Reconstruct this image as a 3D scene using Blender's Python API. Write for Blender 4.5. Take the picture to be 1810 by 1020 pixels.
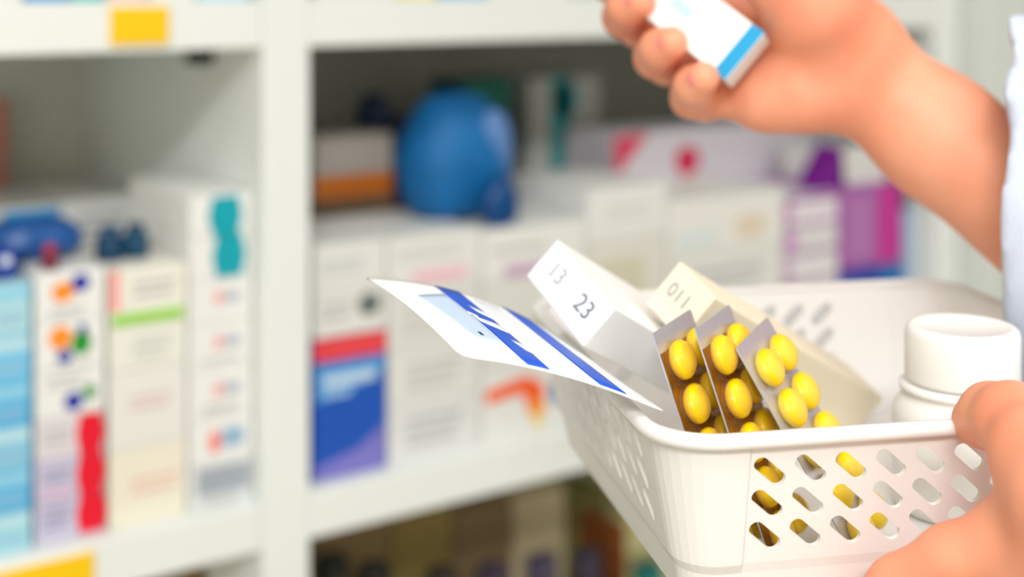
import bpy, bmesh, math, random
import numpy as np
from mathutils import Vector, Matrix
random.seed(7)
for o in list(bpy.data.objects): bpy.data.objects.remove(o)
SC = bpy.context.scene
COL = SC.collection
# ------------------------------------------------------------------ camera
# world axes: u (x) along the shelving front, v (y) into the shelves, z up (metres)
H = 1.5                                   # lens height
YAW = math.radians(35)
RT = Vector((math.cos(YAW), -math.sin(YAW), 0)); FW = Vector((math.sin(YAW), math.cos(YAW), 0))
CAM = Vector((-0.4794, -0.9462, H))
cd = bpy.data.cameras.new('camera'); cam = bpy.data.objects.new('camera', cd); COL.objects.link(cam)
cam.location = CAM; cam.rotation_euler = (math.pi/2, 0, -YAW)
cd.sensor_width = 36; cd.lens = 36*2500/1810; cd.shift_y = -546/1810
cd.clip_start = 0.02
cd.dof.use_dof = True; cd.dof.focus_distance = 0.475; cd.dof.aperture_fstop = 4.5; cd.dof.aperture_blades = 0
SC.camera = cam
vs = SC.view_settings
vs.view_transform = 'Standard'; vs.look = 'None'; vs.gamma = 1; vs.use_curve_mapping = False
vs.exposure = 0.0
# ------------------------------------------------------------------ world (dim room air; the room is closed)
w = bpy.data.worlds.new('world'); SC.world = w; w.use_nodes = True
w.node_tree.nodes['Background'].inputs[0].default_value = (0.9, 0.95, 1, 1)
w.node_tree.nodes['Background'].inputs[1].default_value = 0.5
# ceiling lamps: (u, v, size_u, size_v, watts) - the fittings themselves are built with the room
LAMPS = [(-1.5, -2.3, 1.2, 0.6, 79), (0.75, -2.3, 1.2, 0.6, 16), (-0.75, -1.05, 1.2, 0.6, 9), (0.75, -1.05, 1.2, 0.6, 6)]
CEIL = 2.75
for (lu, lv, su, sv, pw) in LAMPS:
    ld = bpy.data.lights.new('ceiling_lamp_light', 'AREA'); ld.shape = 'RECTANGLE'; ld.size = su-.06; ld.size_y = sv-.06
    ld.energy = pw; ld.color = (0.985, 0.992, 1.0)
    lo = bpy.data.objects.new('ceiling_lamp_light', ld); COL.objects.link(lo); lo.location = (lu, lv, CEIL-.05)

def C3(px, py, Z):                         # a photograph point at a chosen real distance -> world
    return CAM + RT*((px-905)/2500*Z) + FW*Z + Vector((0, 0, -(py+36)/2500*Z))
def V3(x, y, z, k=1):                      # camera-frame metres (right, away, up) -> world
    return CAM + RT*x*k + FW*y*k + Vector((0, 0, z*k))
def D3(d): return RT*d[0] + FW*d[1] + Vector((0, 0, d[2]))
def on_v(px, v):                           # u and distance where the sight line px meets plane v
    d = RT*((px-905)/2500) + FW
    t = (v-CAM.y)/d.y
    return CAM.x + t*d.x, t
def u_at(px, v): return on_v(px, v)[0]
def z_at(px, py, v): return H - (py+36)/2500*on_v(px, v)[1]

# ------------------------------------------------------------------ materials
MATS = {}
def srgb(c):
    return tuple(((x/255)/12.92 if x/255 <= .04045 else ((x/255+.055)/1.055)**2.4) for x in c)
def mat(name, rgb, rough=.5, metal=0, var=.04, scale=30, bump=0, bscale=200, sss=0, trans=0, coat=0, ior=1.45):
    if name in MATS: return MATS[name]
    m = bpy.data.materials.new(name); m.use_nodes = True; nt = m.node_tree; N = nt.nodes; b = N['Principled BSDF']
    c = srgb(rgb)
    tc = N.new('ShaderNodeTexCoord')
    nz = N.new('ShaderNodeTexNoise'); nz.inputs['Scale'].default_value = scale; nz.inputs['Detail'].default_value = 4
    nt.links.new(tc.outputs['Object'], nz.inputs['Vector'])
    mx = N.new('ShaderNodeMix'); mx.data_type = 'RGBA'
    mx.inputs[6].default_value = (*[x*(1-var) for x in c], 1); mx.inputs[7].default_value = (*[min(1, x*(1+var)) for x in c], 1)
    nt.links.new(nz.outputs['Fac'], mx.inputs[0]); nt.links.new(mx.outputs[2], b.inputs['Base Color'])
    b.inputs['Roughness'].default_value = rough; b.inputs['Metallic'].default_value = metal; b.inputs['IOR'].default_value = ior
    if bump:
        n2 = N.new('ShaderNodeTexNoise'); n2.inputs['Scale'].default_value = bscale; nt.links.new(tc.outputs['Object'], n2.inputs['Vector'])
        bp = N.new('ShaderNodeBump'); bp.inputs['Strength'].default_value = bump; bp.inputs['Distance'].default_value = .001
        nt.links.new(n2.outputs['Fac'], bp.inputs['Height']); nt.links.new(bp.outputs['Normal'], b.inputs['Normal'])
    if sss:
        b.inputs['Subsurface Weight'].default_value = sss; b.inputs['Subsurface Radius'].default_value = (1, .35, .18)
        b.inputs['Subsurface Scale'].default_value = .006
    if trans: b.inputs['Transmission Weight'].default_value = trans
    if coat: b.inputs['Coat Weight'].default_value = coat
    MATS[name] = m; return m
def ink(rgb): return mat('print_%d_%d_%d' % tuple(rgb), rgb, .55, scale=60, var=.05)
def card(rgb): return mat('carton_%d_%d_%d' % tuple(rgb), rgb, .5, scale=25, var=.02, bump=.05)
def clear(name, rgb, alpha):               # thin clear plastic: see-through sheet with a glossy skin
    if name in MATS: return MATS[name]
    m = bpy.data.materials.new(name); m.use_nodes = True; nt = m.node_tree; N = nt.nodes
    b = N['Principled BSDF']; b.inputs['Base Color'].default_value = (*srgb(rgb), 1); b.inputs['Roughness'].default_value = .12
    t = N.new('ShaderNodeBsdfTransparent'); t.inputs[0].default_value = (*[x**.5 for x in srgb(rgb)], 1)
    nz = N.new('ShaderNodeTexNoise'); nz.inputs['Scale'].default_value = 90
    mr = N.new('ShaderNodeMapRange'); mr.inputs[3].default_value = alpha*.8; mr.inputs[4].default_value = min(1, alpha*1.2)
    nt.links.new(nz.outputs['Fac'], mr.inputs[0])
    mx = N.new('ShaderNodeMixShader'); nt.links.new(mr.outputs[0], mx.inputs[0]); nt.links.new(t.outputs[0], mx.inputs[1]); nt.links.new(b.outputs[0], mx.inputs[2])
    nt.links.new(mx.outputs[0], N['Material Output'].inputs[0])
    MATS[name] = m; return m
M_SHELF = mat('shelf_white_laminate', (238, 242, 238), .45, var=.015, scale=6, bump=.03)
M_BACK = mat('shelf_back_board', (224, 224, 208), .6, var=.03, scale=5)
M_WALL = mat('wall_paint', (228, 226, 218), .8, var=.02, scale=3, bump=.1)
M_FLOOR = mat('floor_vinyl', (160, 146, 124), .5, var=.06, scale=8, bump=.05)
M_CEIL = mat('ceiling_paint', (240, 240, 236), .9, var=.02, scale=4, bump=.1)
M_PLASTIC = mat('basket_white_plastic', (246, 244, 240), .35, var=.01, scale=20)
M_BOTTLE = mat('bottle_white_plastic', (250, 249, 246), .3, var=.01, scale=20)
M_PILL = mat('yellow_pill', (255, 213, 3), .35, var=.02, scale=150, coat=.1)
M_SILVER = mat('silver_foil', (205, 205, 218), .32, metal=.55, var=.06, scale=120, bump=.25, bscale=300)
M_AMBER = mat('amber_foil', (140, 88, 12), .22, metal=.45, var=.25, scale=120, bump=.2, bscale=300)
M_COAT = mat('coat_cotton', (208, 216, 234), .85, var=.03, scale=40, bump=.3, bscale=500)
M_YEL = mat('yellow_tag', (255, 205, 5), .45, var=.03)
M_STEEL = mat('dark_steel', (40, 42, 34), .4, metal=.6)

# ------------------------------------------------------------------ mesh helpers
def new_obj(name, me, m=None, parent=None):
    o = bpy.data.objects.new(name, me); COL.objects.link(o)
    if m is not None: me.materials.clear(); me.materials.append(m)
    if parent is not None: o.parent = parent
    return o
def tag(o, label, cat, group=None):
    o['label'] = label; o['category'] = cat
    if group: o['group'] = group
    return o
def smooth(me):
    me.polygons.foreach_set('use_smooth', [True]*len(me.polygons)); me.update(); return me
def bm_mesh(bm, name, sm=False):
    me = bpy.data.meshes.new(name); bmesh.ops.recalc_face_normals(bm, faces=bm.faces); bm.to_mesh(me); bm.free()
    return smooth(me) if sm else me
def box_mesh(x0, x1, y0, y1, z0, z1, bev=0, seg=2, name='box'):
    bm = bmesh.new(); bmesh.ops.create_cube(bm, size=1)
    for v in bm.verts: v.co = Vector(((x0+x1)/2+v.co.x*(x1-x0), (y0+y1)/2+v.co.y*(y1-y0), (z0+z1)/2+v.co.z*(z1-z0)))
    if bev: bmesh.ops.bevel(bm, geom=list(bm.edges), offset=bev, segments=seg, affect='EDGES', profile=.5)
    return bm_mesh(bm, name)
def lathe_mesh(prof, n=40, name='lathe', cap=True):
    bm = bmesh.new(); rings = []
    for r, z in prof: rings.append([bm.verts.new((r*math.cos(2*math.pi*i/n), r*math.sin(2*math.pi*i/n), z)) for i in range(n)])
    for a, b in zip(rings, rings[1:]):
        for i in range(n): bm.faces.new((a[i], a[(i+1) % n], b[(i+1) % n], b[i]))
    if cap: bm.faces.new(rings[0]); bm.faces.new(rings[-1])
    return bm_mesh(bm, name, True)
def poly_plate(pts, th, name='plate'):     # outline in x,z extruded along -y by th (front faces -y)
    bm = bmesh.new()
    a = [bm.verts.new((x, 0, z)) for x, z in pts]; b = [bm.verts.new((x, -th, z)) for x, z in pts]
    bm.faces.new(a); bm.faces.new(b)
    for i in range(len(pts)): j = (i+1) % len(pts); bm.faces.new((a[i], a[j], b[j], b[i]))
    return bm_mesh(bm, name)
def empty(name, loc):
    o = bpy.data.objects.new(name, None); COL.objects.link(o); o.location = loc; o.empty_display_size = .02; return o
def bake(o):                               # apply modifiers without operators
    dg = bpy.context.evaluated_depsgraph_get(); me = bpy.data.meshes.new_from_object(o.evaluated_get(dg))
    o.modifiers.clear(); o.data = me; return o
def text_mesh(s, size, th=.0002):
    c = bpy.data.curves.new('txt', 'FONT'); c.body = s; c.size = size; c.extrude = th; c.align_x = 'CENTER'; c.align_y = 'CENTER'
    o = bpy.data.objects.new('txt', c); COL.objects.link(o)
    dg = bpy.context.evaluated_depsgraph_get(); me = bpy.data.meshes.new_from_object(o.evaluated_get(dg))
    bpy.data.objects.remove(o); return me
def struct(o): o['kind'] = 'structure'; return o

# ------------------------------------------------------------------ the room
RU0, RU1, RV0, RV1 = -3.0, 3.0, -3.6, 0.46
struct(new_obj('floor', box_mesh(RU0, RU1, RV0, RV1, -.1, 0), M_FLOOR))
struct(new_obj('ceiling', box_mesh(RU0, RU1, RV0, RV1, CEIL, CEIL+.1), M_CEIL))
struct(new_obj('wall_back', box_mesh(RU0, RU1, RV1, RV1+.1, 0, CEIL), M_WALL))
struct(new_obj('wall_front', box_mesh(RU0, RU1, RV0-.1, RV0, 0, CEIL), M_WALL))
struct(new_obj('wall_left', box_mesh(RU0-.1, RU0, RV0, RV1, 0, CEIL), M_WALL))
struct(new_obj('wall_right', box_mesh(RU1, RU1+.1, RV0, RV1, 0, CEIL), M_WALL))
names4 = ['ceiling lamp panel far behind the camera, nearer the left wall', 'ceiling lamp panel far behind the camera, nearer the right wall',
          'ceiling lamp panel over the aisle, nearer the left wall', 'ceiling lamp panel over the aisle, nearer the right wall']
for (lu, lv, su, sv, pw), nm in zip(LAMPS, names4):
    t = empty('ceiling_light', (lu, lv, CEIL)); tag(t, nm, 'ceiling light', 'ceiling light panels')
    bm = bmesh.new()
    for x0, x1, y0, y1 in ((-su/2, su/2, -sv/2, -sv/2+.03), (-su/2, su/2, sv/2-.03, sv/2), (-su/2, -su/2+.03, -sv/2+.03, sv/2-.03), (su/2-.03, su/2, -sv/2+.03, sv/2-.03)):
        g = bmesh.ops.create_cube(bm, size=1)['verts']
        for v in g: v.co = Vector(((x0+x1)/2+v.co.x*(x1-x0), (y0+y1)/2+v.co.y*(y1-y0), -.03+v.co.z*.06))
    new_obj('frame', bm_mesh(bm, 'lamp_frame'), M_CEIL, t)
    new_obj('backing', box_mesh(-su/2+.03, su/2-.03, -sv/2+.03, sv/2-.03, -.02, -.001), M_CEIL, t)

# ------------------------------------------------------------------ shelving unit
UP = 0.0378                                # upright thickness
UR = u_at(1652, 0)                         # next upright
DEP = 0.42
ST, SB = .015, .05                         # eye-level shelf: top / underside below the lens
LT, LB = .381, .416                        # lower shelf
unit = empty('shelving_unit', (0, 0, 0)); tag(unit, 'tall white laminate shelving unit filled with medicine boxes', 'shelf')
UL = -0.80
for x0, x1 in ((-UP, 0), (UR, UR+UP), (UL-UP, UL)):
    new_obj('upright', box_mesh(x0, x1, 0, DEP, 0, 2.1, .0015), M_SHELF, unit)
bays = ((UL, -UP), (0, UR))
struct(new_obj('wall_pillar', box_mesh(UR+UP+.003, UR+UP+.75, -.03, RV1-.001, .0005, CEIL-.001, .004), mat('pillar_paint', (222, 228, 222), .6, var=.02, scale=4)))
SHELF_OBJ = {}
for bi, (x0, x1) in enumerate(bays):
    for si, (a, b) in enumerate(((ST, SB), (LT, LB), (LT+.366, LB+.366), (LT+.732, LB+.732), (ST-.38, SB-.38))):
        SHELF_OBJ[bi, si] = new_obj('shelf', box_mesh(x0+.0004, x1-.0004, .0008, DEP-.012, H-b, H-a, .0015), M_SHELF, unit)
    new_obj('back_panel', box_mesh(x0+.0004, x1-.0004, DEP-.0115, DEP, .05, 2.1), M_BACK, unit)
for x, y in ((-UP, .095), (-UP, .33), (UR, .095), (UR, .33)):          # dark shelf pins under the eye-level shelf
    me = lathe_mesh([(.001, 0), (.0075, .001), (.008, .012), (.0065, .019), (.001, .02)], 16, 'pin')
    me.transform(Matrix.Rotation(-math.pi/2, 4, 'Y')); me.transform(Matrix.Translation((x, y, H-SB-.0085)))
    p = new_obj('shelf_pin', me, M_STEEL, unit)
unit.children[0]['label'] = 'white upright panel between the two bays'
# yellow shelf-edge tags
def shelf_tag(parent, px0, px1, zc, h, lab):
    u0, u1 = u_at(px0, 0), u_at(px1, 0)
    o = new_obj('shelf_tag', box_mesh(u0, u1, -.002, .0007, zc-h/2, zc+h/2, .0009), M_YEL, parent); o['label'] = lab
shelf_tag(SHELF_OBJ[0, 0], 194, 298, z_at(246, 45, 0), .0262, 'yellow shelf-edge price tag')
shelf_tag(SHELF_OBJ[0, 1], -60, 166, H-.3995, .026, 'long yellow shelf-edge tag')

# ------------------------------------------------------------------ cartons on the shelves
def carton(label, u0, u1, v0, dep, z0, z1, rgb, prints=(), name='medicine_carton', cat='box', group=None, g=.0006):
    u0 += g; u1 -= g; z1 -= .0003; z0 += .0002
    root = new_obj(name, box_mesh(-(u1-u0)/2, (u1-u0)/2, 0, dep, 0, z1-z0, .0008, 1), card(rgb))
    root.location = ((u0+u1)/2, v0, z0)
    tag(root, label, cat, group)
    W, Hh = u1-u0, z1-z0
    for pr in prints:
        k, a0, a1, b0, b1, c = pr[:6]
        x0, x1, y0, y1 = (a0-.5)*W, (a1-.5)*W, b0*Hh, b1*Hh
        if k == 'r': pts = [(x0, y0), (x1, y0), (x1, y1), (x0, y1)]
        elif k == 'o': pts = [((x0+x1)/2+(x1-x0)/2*math.cos(t*math.pi/8), (y0+y1)/2+(y1-y0)/2*math.sin(t*math.pi/8)) for t in range(16)]
        elif k == 'w':                     # bottle-shaped printed column with a waist
            n = 10; prof = [(x1-x0)/2*(1-.12*math.cos(2*math.pi*i/n)) for i in range(n+1)]; cxm = (x0+x1)/2
            pts = [(cxm-prof[i], y0+(y1-y0)*i/n) for i in range(n+1)][::-1] + [(cxm+prof[i], y0+(y1-y0)*i/n) for i in range(n+1)]
        elif k == 'p': pts = [((p-.5)*W, q*Hh) for p, q in pr[6]]
        o = new_obj({'r': 'printed_band', 'o': 'printed_dot', 'w': 'printed_column', 'p': 'printed_shape'}[k], poly_plate(pts, .00035 if len(pr) < 8 else .0006), ink(c), root)
    return root
def lines(n, a0, a1, b0, b1, c=(190, 190, 190)):   # small illegible print: thin strokes
    out = []
    for i in range(n):
        y = b1-(b1-b0)*(i+.5)/n; h = (b1-b0)/n*.22
        out.append(('r', a0, a1-(i % 3)*.08*(a1-a0), y-h, y+h, c))
    return out
ZS = H-LT                                   # lower shelf surface
def stack(px0, px1, v0, dep, ys, specs, base=None):
    """ys: tops from the top box downwards, at the stack's middle; the last box stands on base"""
    pm = (px0+px1)/2; zs = [z_at(pm, y, v0) for y in ys] + [ZS if base is None else base]
    u0, u1 = u_at(px0, v0), u_at(px1, v0); out = []
    for i in range(len(specs)-1, -1, -1):
        rgb, prints, label = specs[i][:3]
        out.append(carton(label, u0, u1, v0, dep, zs[i+1], zs[i], rgb, prints, group=specs[i][3] if len(specs[i]) > 3 else None))
    return out
SKY, SKY2, PALE = (120, 200, 238), (95, 185, 232), (178, 222, 232)
WH, CREAM, LAV = (240, 240, 236), (240, 235, 215), (205, 200, 222)
ordn = ['topmost', 'second from the top', 'third from the top', 'fourth from the top', 'fifth from the top', 'bottom']
# left bay, front stacks
stack(-60, 57, .014, .11, [505, 598, 683, 760, 838, 913], [
    ((PALE, SKY, SKY2, (140, 205, 232), SKY2, (165, 218, 230))[i],
     [('r', 0.02, .98, .70, .96, (190, 228, 238) if i % 2 else (150, 212, 236))] + lines(2, .45, .9, .2, .5, (150, 190, 215)),
     'sky-blue carton at the left picture edge, %s of its stack' % ordn[i], 'sky-blue cartons stacked at the left edge') for i in range(6)])
OR, BL, GR = (255, 150, 40), (30, 50, 165), (30, 150, 50)
RED = (235, 10, 45)
stack(62, 187, .014, .11, [478, 566, 652, 735, 806, 880], [
    (WH, [('o', .22, .55, .38, .80, OR), ('o', .50, .78, .55, .92, BL)] + lines(2, .2, .7, .05, .3), 'white carton with orange and dark blue dots, topmost of the dotted-logo stack'),
    (WH, [('o', .18, .52, .42, .92, OR), ('o', .50, .80, .25, .75, GR), ('o', .30, .52, .12, .42, BL), ('o', .6, .74, .66, .9, BL)] + lines(1, .2, .8, .0, .1), 'white carton with orange, green and blue dots, second of the dotted-logo stack'),
    (WH, [('o', .40, .68, .10, .50, BL), ('o', .68, .86, .28, .62, GR)] + lines(2, .15, .7, .6, .9), 'white carton with blue and green dots only, under the three-dot carton'),
    ((228, 220, 225), [('w', .60, .97, .0, 1.0, RED)] + lines(2, .1, .5, .3, .8), 'pale carton with red column print, upper one of the three red-striped cartons'),
    (LAV, [('w', .60, .98, .0, 1.0, RED), ('r', .05, .55, .05, .3, (215, 190, 215))] + lines(2, .1, .5, .4, .8, (150, 150, 185)), 'lavender carton with red column print, middle one of the three red-striped cartons'),
    (LAV, [('w', .60, 1.0, .08, 1.0, RED)] + lines(3, .1, .5, .3, .9, (150, 150, 185)), 'lavender carton with red column print, bottom one of the three red-striped cartons')])
stack(192, 332, .014, .12, [470, 575, 650, 788], [
    ((240, 238, 225), [('r', .03, .95, .05, .24, (150, 215, 60)), ('r', 0, .13, .3, .99, (255, 170, 165))] + lines(2, .3, .85, .45, .8), 'white carton with a bright green band and a pink corner'),
    ((238, 238, 226), lines(3, .3, .8, .2, .8, (205, 205, 200)), 'plain off-white carton right below the green-banded carton'),
    ((236, 234, 228), lines(2, .25, .8, .45, .7, (225, 195, 190)), 'tall off-white carton with faint pink print, above the cream carton'),
    (CREAM, lines(2, .25, .9, .35, .65, (235, 195, 185)), 'cream carton with faint salmon lettering, standing on the shelf')])
TEAL = (0, 165, 180)
pinkgrey = [('o', .38, .52, .4, .75, (245, 175, 170)), ('r', .54, .8, .45, .7, (190, 195, 205))]
stack(334, 448, .014, .12, [342, 416, 492, 570, 650, 738, 815], [
    (WH, [('w', .32, .80, .0, .95, TEAL)], 'white carton with a teal column print, upper of the teal pair'),
    (WH, [('w', .38, .86, .02, 1.0, TEAL)], 'white carton with a teal column print, lower of the teal pair'),
    (WH, pinkgrey, 'white carton with a small pink and grey mark, right under the teal pair'),
    (WH, pinkgrey + lines(1, .2, .8, .1, .25), 'white carton with a small pink and grey mark, second below the teal pair'),
    (WH, pinkgrey + lines(2, .2, .8, .05, .3), 'white carton with a small pink and grey mark, third below the teal pair'),
    (WH, [('o', .3, .48, .2, .75, (250, 130, 120)), ('r', .5, .85, .3, .75, (150, 185, 210))], 'white carton with a coral dot and blue-grey mark beside the upright'),
    ((225, 228, 228), [('r', .12, .95, .3, .9, (165, 172, 182))] + lines(2, .2, .8, .02, .28), 'white carton with a grey printed block, bottom of the stack beside the upright')])
# left bay, second row and what lies on it
zt = z_at(170, 468, .14)
def row(pxs, v0, dep, ztop, rgbs, labels, prints=None, base=None):
    for i, (a, b) in enumerate(zip(pxs, pxs[1:])):
        carton(labels[i], u_at(a, v0), u_at(b, v0), v0, dep, ZS if base is None else base, ztop if not isinstance(ztop, (list, tuple)) else ztop[i], rgbs[i], prints[i] if prints else ())
row([-40, 120, 252], .14, .09, zt, [(228, 228, 222), (232, 230, 226)], ['pale carton behind the dotted-logo stack under the picture edge', 'pale carton behind the green-banded carton in the left bay'])
carton('tall pale carton at the back of the left bay, left of its pair', -.185, -.112, .24, .12, ZS, z_at(180, 352, .24), (226, 226, 226), lines(3, .2, .8, .75, .95))
carton('tall white carton at the back of the left bay, against the upright', -.110, -.040, .24, .12, ZS, z_at(310, 338, .24), (236, 236, 234), lines(3, .2, .8, .8, .95))
carton('salmon-pink carton deep in the left bay at the picture edge', u_at(-90, .362), u_at(14, .362), .362, .04, ZS, z_at(0, 175, .362), (205, 130, 115), [('r', 0, 1, .0, .35, (60, 55, 50))])
carton('small dark blue carton with a white dot on the sky-blue stack', u_at(-40, .03), u_at(32, .03), .03, .07, z_at(-2, 505, .014)+.0008, z_at(-2, 442, .03), (15, 55, 150), [('o', .55, .85, .45, .8, (225, 235, 245))])
def pouch(label, c, sx, sy, sz, rgb, rgb2, name='blue_pouch'):
    """plump foil-like bag: squashed body, crimped top seam, paler printed panel"""
    bm = bmesh.new(); bmesh.ops.create_uvsphere(bm, u_segments=32, v_segments=20, radius=1)
    for v in bm.verts:
        x, y, z = v.co; k = 1-.25*max(0, z)**2
        wob = 1+.04*math.sin(5*x+3*z)+.03*math.sin(9*z+4*y)
        v.co = Vector((math.copysign(abs(x)**.75, x)*sx*k*wob, math.copysign(abs(y)**.8, y)*sy*wob, max(z, -.86)*sz+.86*sz))
    root = new_obj(name, bm_mesh(bm, name, True), mat(name+'_%d' % rgb[2], rgb, .3, var=.2, scale=25)); root.location = c
    tag(root, label, 'pouch')
    new_obj('seam', box_mesh(-sx*.55, sx*.55, -.002, .002, sz*1.80, sz*2.02, .001), mat(name+'_seam%d' % rgb[2], rgb2, .35), root)
    return root
pouch('plump dark blue pouch lying on the dotted-logo stack', (u_at(66, .062), .075, z_at(124, 478, .014)+.0004), .036, .03, .0165, (10, 80, 150), (40, 150, 200))
def small_bottle(label, loc, r, h, rgb, cap, name='small_bottle', group=None):
    t = empty(name, loc); tag(t, label, 'bottle', group)
    new_obj('body', lathe_mesh([(r*.9, 0), (r, .002), (r, h*.62), (r*.9, h*.70), (r*.55, h*.76), (r*.55, h*.80)], 24), mat('glass_%d_%d_%d' % rgb, rgb, .25), t)
    new_obj('cap', lathe_mesh([(r*.68, h*.78), (r*.70, h*.80), (r*.70, h*.97), (r*.62, h), (r*.1, h)], 24), mat('cap_%d_%d_%d' % cap, cap, .35), t)
    return t
zc_ = z_at(262, 470, .014)+.0003
small_bottle('dark teal bottle on the green-banded stack, beside the blue pouch', (u_at(194, .05)+.0, .05, zc_), .0105, .024, (8, 60, 95), (10, 75, 110))
small_bottle('dark teal bottle on the green-banded stack, nearer the teal pair', (u_at(240, .05), .05, zc_), .0095, .024, (8, 70, 100), (10, 60, 95))
small_bottle('tiny red-capped bottle before the blue pouch', (u_at(88, .027), .027, z_at(124, 478, .014)+.0003), .006, .016, (120, 40, 60), (190, 50, 70))
# right bay, front stacks
stack(553, 684, .016, .12, [428, 508, 592], [
    ((232, 232, 226), lines(2, .1, .7, .3, .7, (200, 205, 205)), 'white carton against the upright, topmost above the red and blue carton'),
    ((230, 230, 224), [('o', .60, .92, .35, .85, (105, 115, 110))] + lines(2, .1, .5, .3, .8), 'white carton with a dark round mark, lying on the red and blue carton'),
    ((25, 85, 185), [('r', 0, 1, .84, 1, (235, 70, 75)), ('p', 0, 0, 0, 0, (70, 150, 215), [(.02, .55), (.5, .60), (.98, .72), (.98, .82), (.02, .82)]),
                     ('p', 0, 0, 0, 0, (125, 120, 200), [(.02, .01), (.98, .01), (.98, .32), (.6, .18), (.02, .10)])] + [('r', .12, .85, .66, .74, (195, 220, 240), 0, 1), ('r', .12, .5, .58, .63, (160, 200, 235), 0, 1)],
     'blue carton with a red top band and a white line of lettering beside the upright')])
stack(686, 850, .016, .12, [412, 505, 612, 705], [
    ((234, 234, 228), [('r', .25, .85, .1, .3, (245, 190, 205))] + lines(2, .1, .8, .5, .8, (210, 210, 208)), 'white carton with a pale pink stripe behind the leaflet tip'),
    ((226, 226, 220), lines(3, .15, .8, .2, .8, (205, 205, 200)), 'grey-white carton behind the blue and white leaflet'),
    ((228, 228, 222), lines(3, .2, .8, .2, .8, (195, 195, 190)), 'off-white carton with fine print under the leaflet, beside the blue carton'),
    ((226, 226, 224), lines(3, .2, .8, .2, .8, (185, 187, 190)), 'off-white carton standing on the shelf right of the blue carton')])
stack(852, 1036, .016, .12, [398, 490, 640], [
    ((236, 236, 230), [('r', .2, .9, .05, .3, (205, 175, 200))] + lines(1, .1, .6, .5, .7), 'white carton with a mauve stripe left of the tilted white carton'),
    ((226, 227, 220), [('r', .4, .8, .1, .45, (190, 170, 90))], 'off-white carton with an olive mark behind the leaflet'),
    ((234, 234, 230), [('p', 0, 0, 0, 0, (255, 100, 40), [(.03, .72), (.42, .84), (.58, .68), (.58, .36), (.42, .36), (.38, .60), (.03, .54)]), ('o', .42, .60, .24, .46, (250, 165, 60), 0, 1), ('o', .46, .58, .10, .23, (240, 210, 70)),
                       ('r', .66, .79, .38, .66, (20, 105, 180))], 'white carton with an orange arrow-like logo and a blue mark left of the basket')])
stack(1038, 1180, .016, .12, [328, 420, 560], [
    ((236, 236, 232), lines(2, .2, .8, .3, .7, (220, 220, 215)), 'white carton on top behind the tilted white carton, centre of the right bay'),
    ((226, 224, 214), [('r', .1, .7, .2, .75, (215, 210, 185))], 'white carton with a beige patch behind the tilted carton'),
    ((225, 225, 220), lines(2, .2, .8, .3, .7), 'white carton hidden mostly behind the basket left wall')])
carton('wide white carton standing just left of centre, in front of the teal ribbon carton', u_at(942, .15), u_at(1040, .15), .15, .07, ZS, z_at(985, 345, .15), (232, 232, 232), lines(2, .2, .8, .8, .9))
stack(1182, 1385, .016, .12, [345, 440], [
    ((238, 237, 230), [('o', .55, .85, .15, .6, (230, 215, 190)), ('r', .05, .4, .1, .4, (222, 232, 230))], 'large white carton with a faint beige oval, under the pink-marked long carton'),
    ((230, 230, 224), lines(2, .2, .8, .7, .9), 'large white carton behind the basket, below the beige oval carton')])
PUR = (165, 70, 165)
stack(1387, 1482, .016, .11, [345, 398, 450, 500], [
    ((232, 226, 232), [('r', 0, .12, 0, 1, (215, 150, 205)), ('r', 0, 1, .0, .12, (190, 140, 190)), ('r', 0, 1, .86, 1, PUR)], 'white carton with a purple top edge, topmost of the purple-lined stack'),
    ((226, 224, 224), [('r', 0, .2, .3, .8, (205, 120, 200)), ('r', 0, 1, .0, .2, (190, 160, 190))], 'white carton with a mauve base line, second of the purple-lined stack'),
    ((232, 230, 230), [('r', 0, 1, .0, .2, (195, 165, 195)), ('r', 0, .1, 0, 1, (215, 160, 210))], 'white carton with a mauve base line, third of the purple-lined stack'),
    ((226, 224, 226), [], 'white carton at the bottom of the purple-lined stack, behind the basket')])
stack(1484, 1592, .016, .11, [330, 470, 522], [
    ((170, 95, 170), [('r', .62, 1, 0, 1, (200, 50, 150)), ('r', .1, .55, .1, .9, (180, 120, 180))], 'upright purple and magenta carton near the right upright'),
    ((40, 70, 165), [('r', .65, 1, .3, 1, (30, 110, 180))], 'dark blue carton under the magenta carton behind the basket'),
    ((120, 120, 120), [], 'grey carton under the dark blue one, seen through the basket slots')])
stack(1597, 1621, .02, .08, [372], [((150, 180, 215), [('r', .5, 1, 0, 1, (205, 215, 225))], 'narrow pale blue carton squeezed against the right upright')])
# right bay, upper row
carton('tall slate-blue carton in the top right corner of the right bay, above the forearm', UR-.040, UR-.004, .03, .05, z_at(1609, 372, .02)+.0003, H-.058, (40, 70, 90))
zr = z_at(1180, 330, .1)
carton('long white carton with red-pink marks lying on the row below the raised hand', u_at(1085, .13), u_at(1440, .13), .13, .08, z_at(1290, 335, .13), z_at(1290, 222, .13), (222, 216, 222),
       [('p', 0, 0, 0, 0, (225, 70, 105), [(0, .35), (0, .98), (.16, .98)]), ('o', .28, .40, .30, .75, (215, 40, 85)), ('o', .30, .38, .0, .3, (235, 165, 185)), ('r', .02, .98, 0, .12, (160, 110, 165))])
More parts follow.
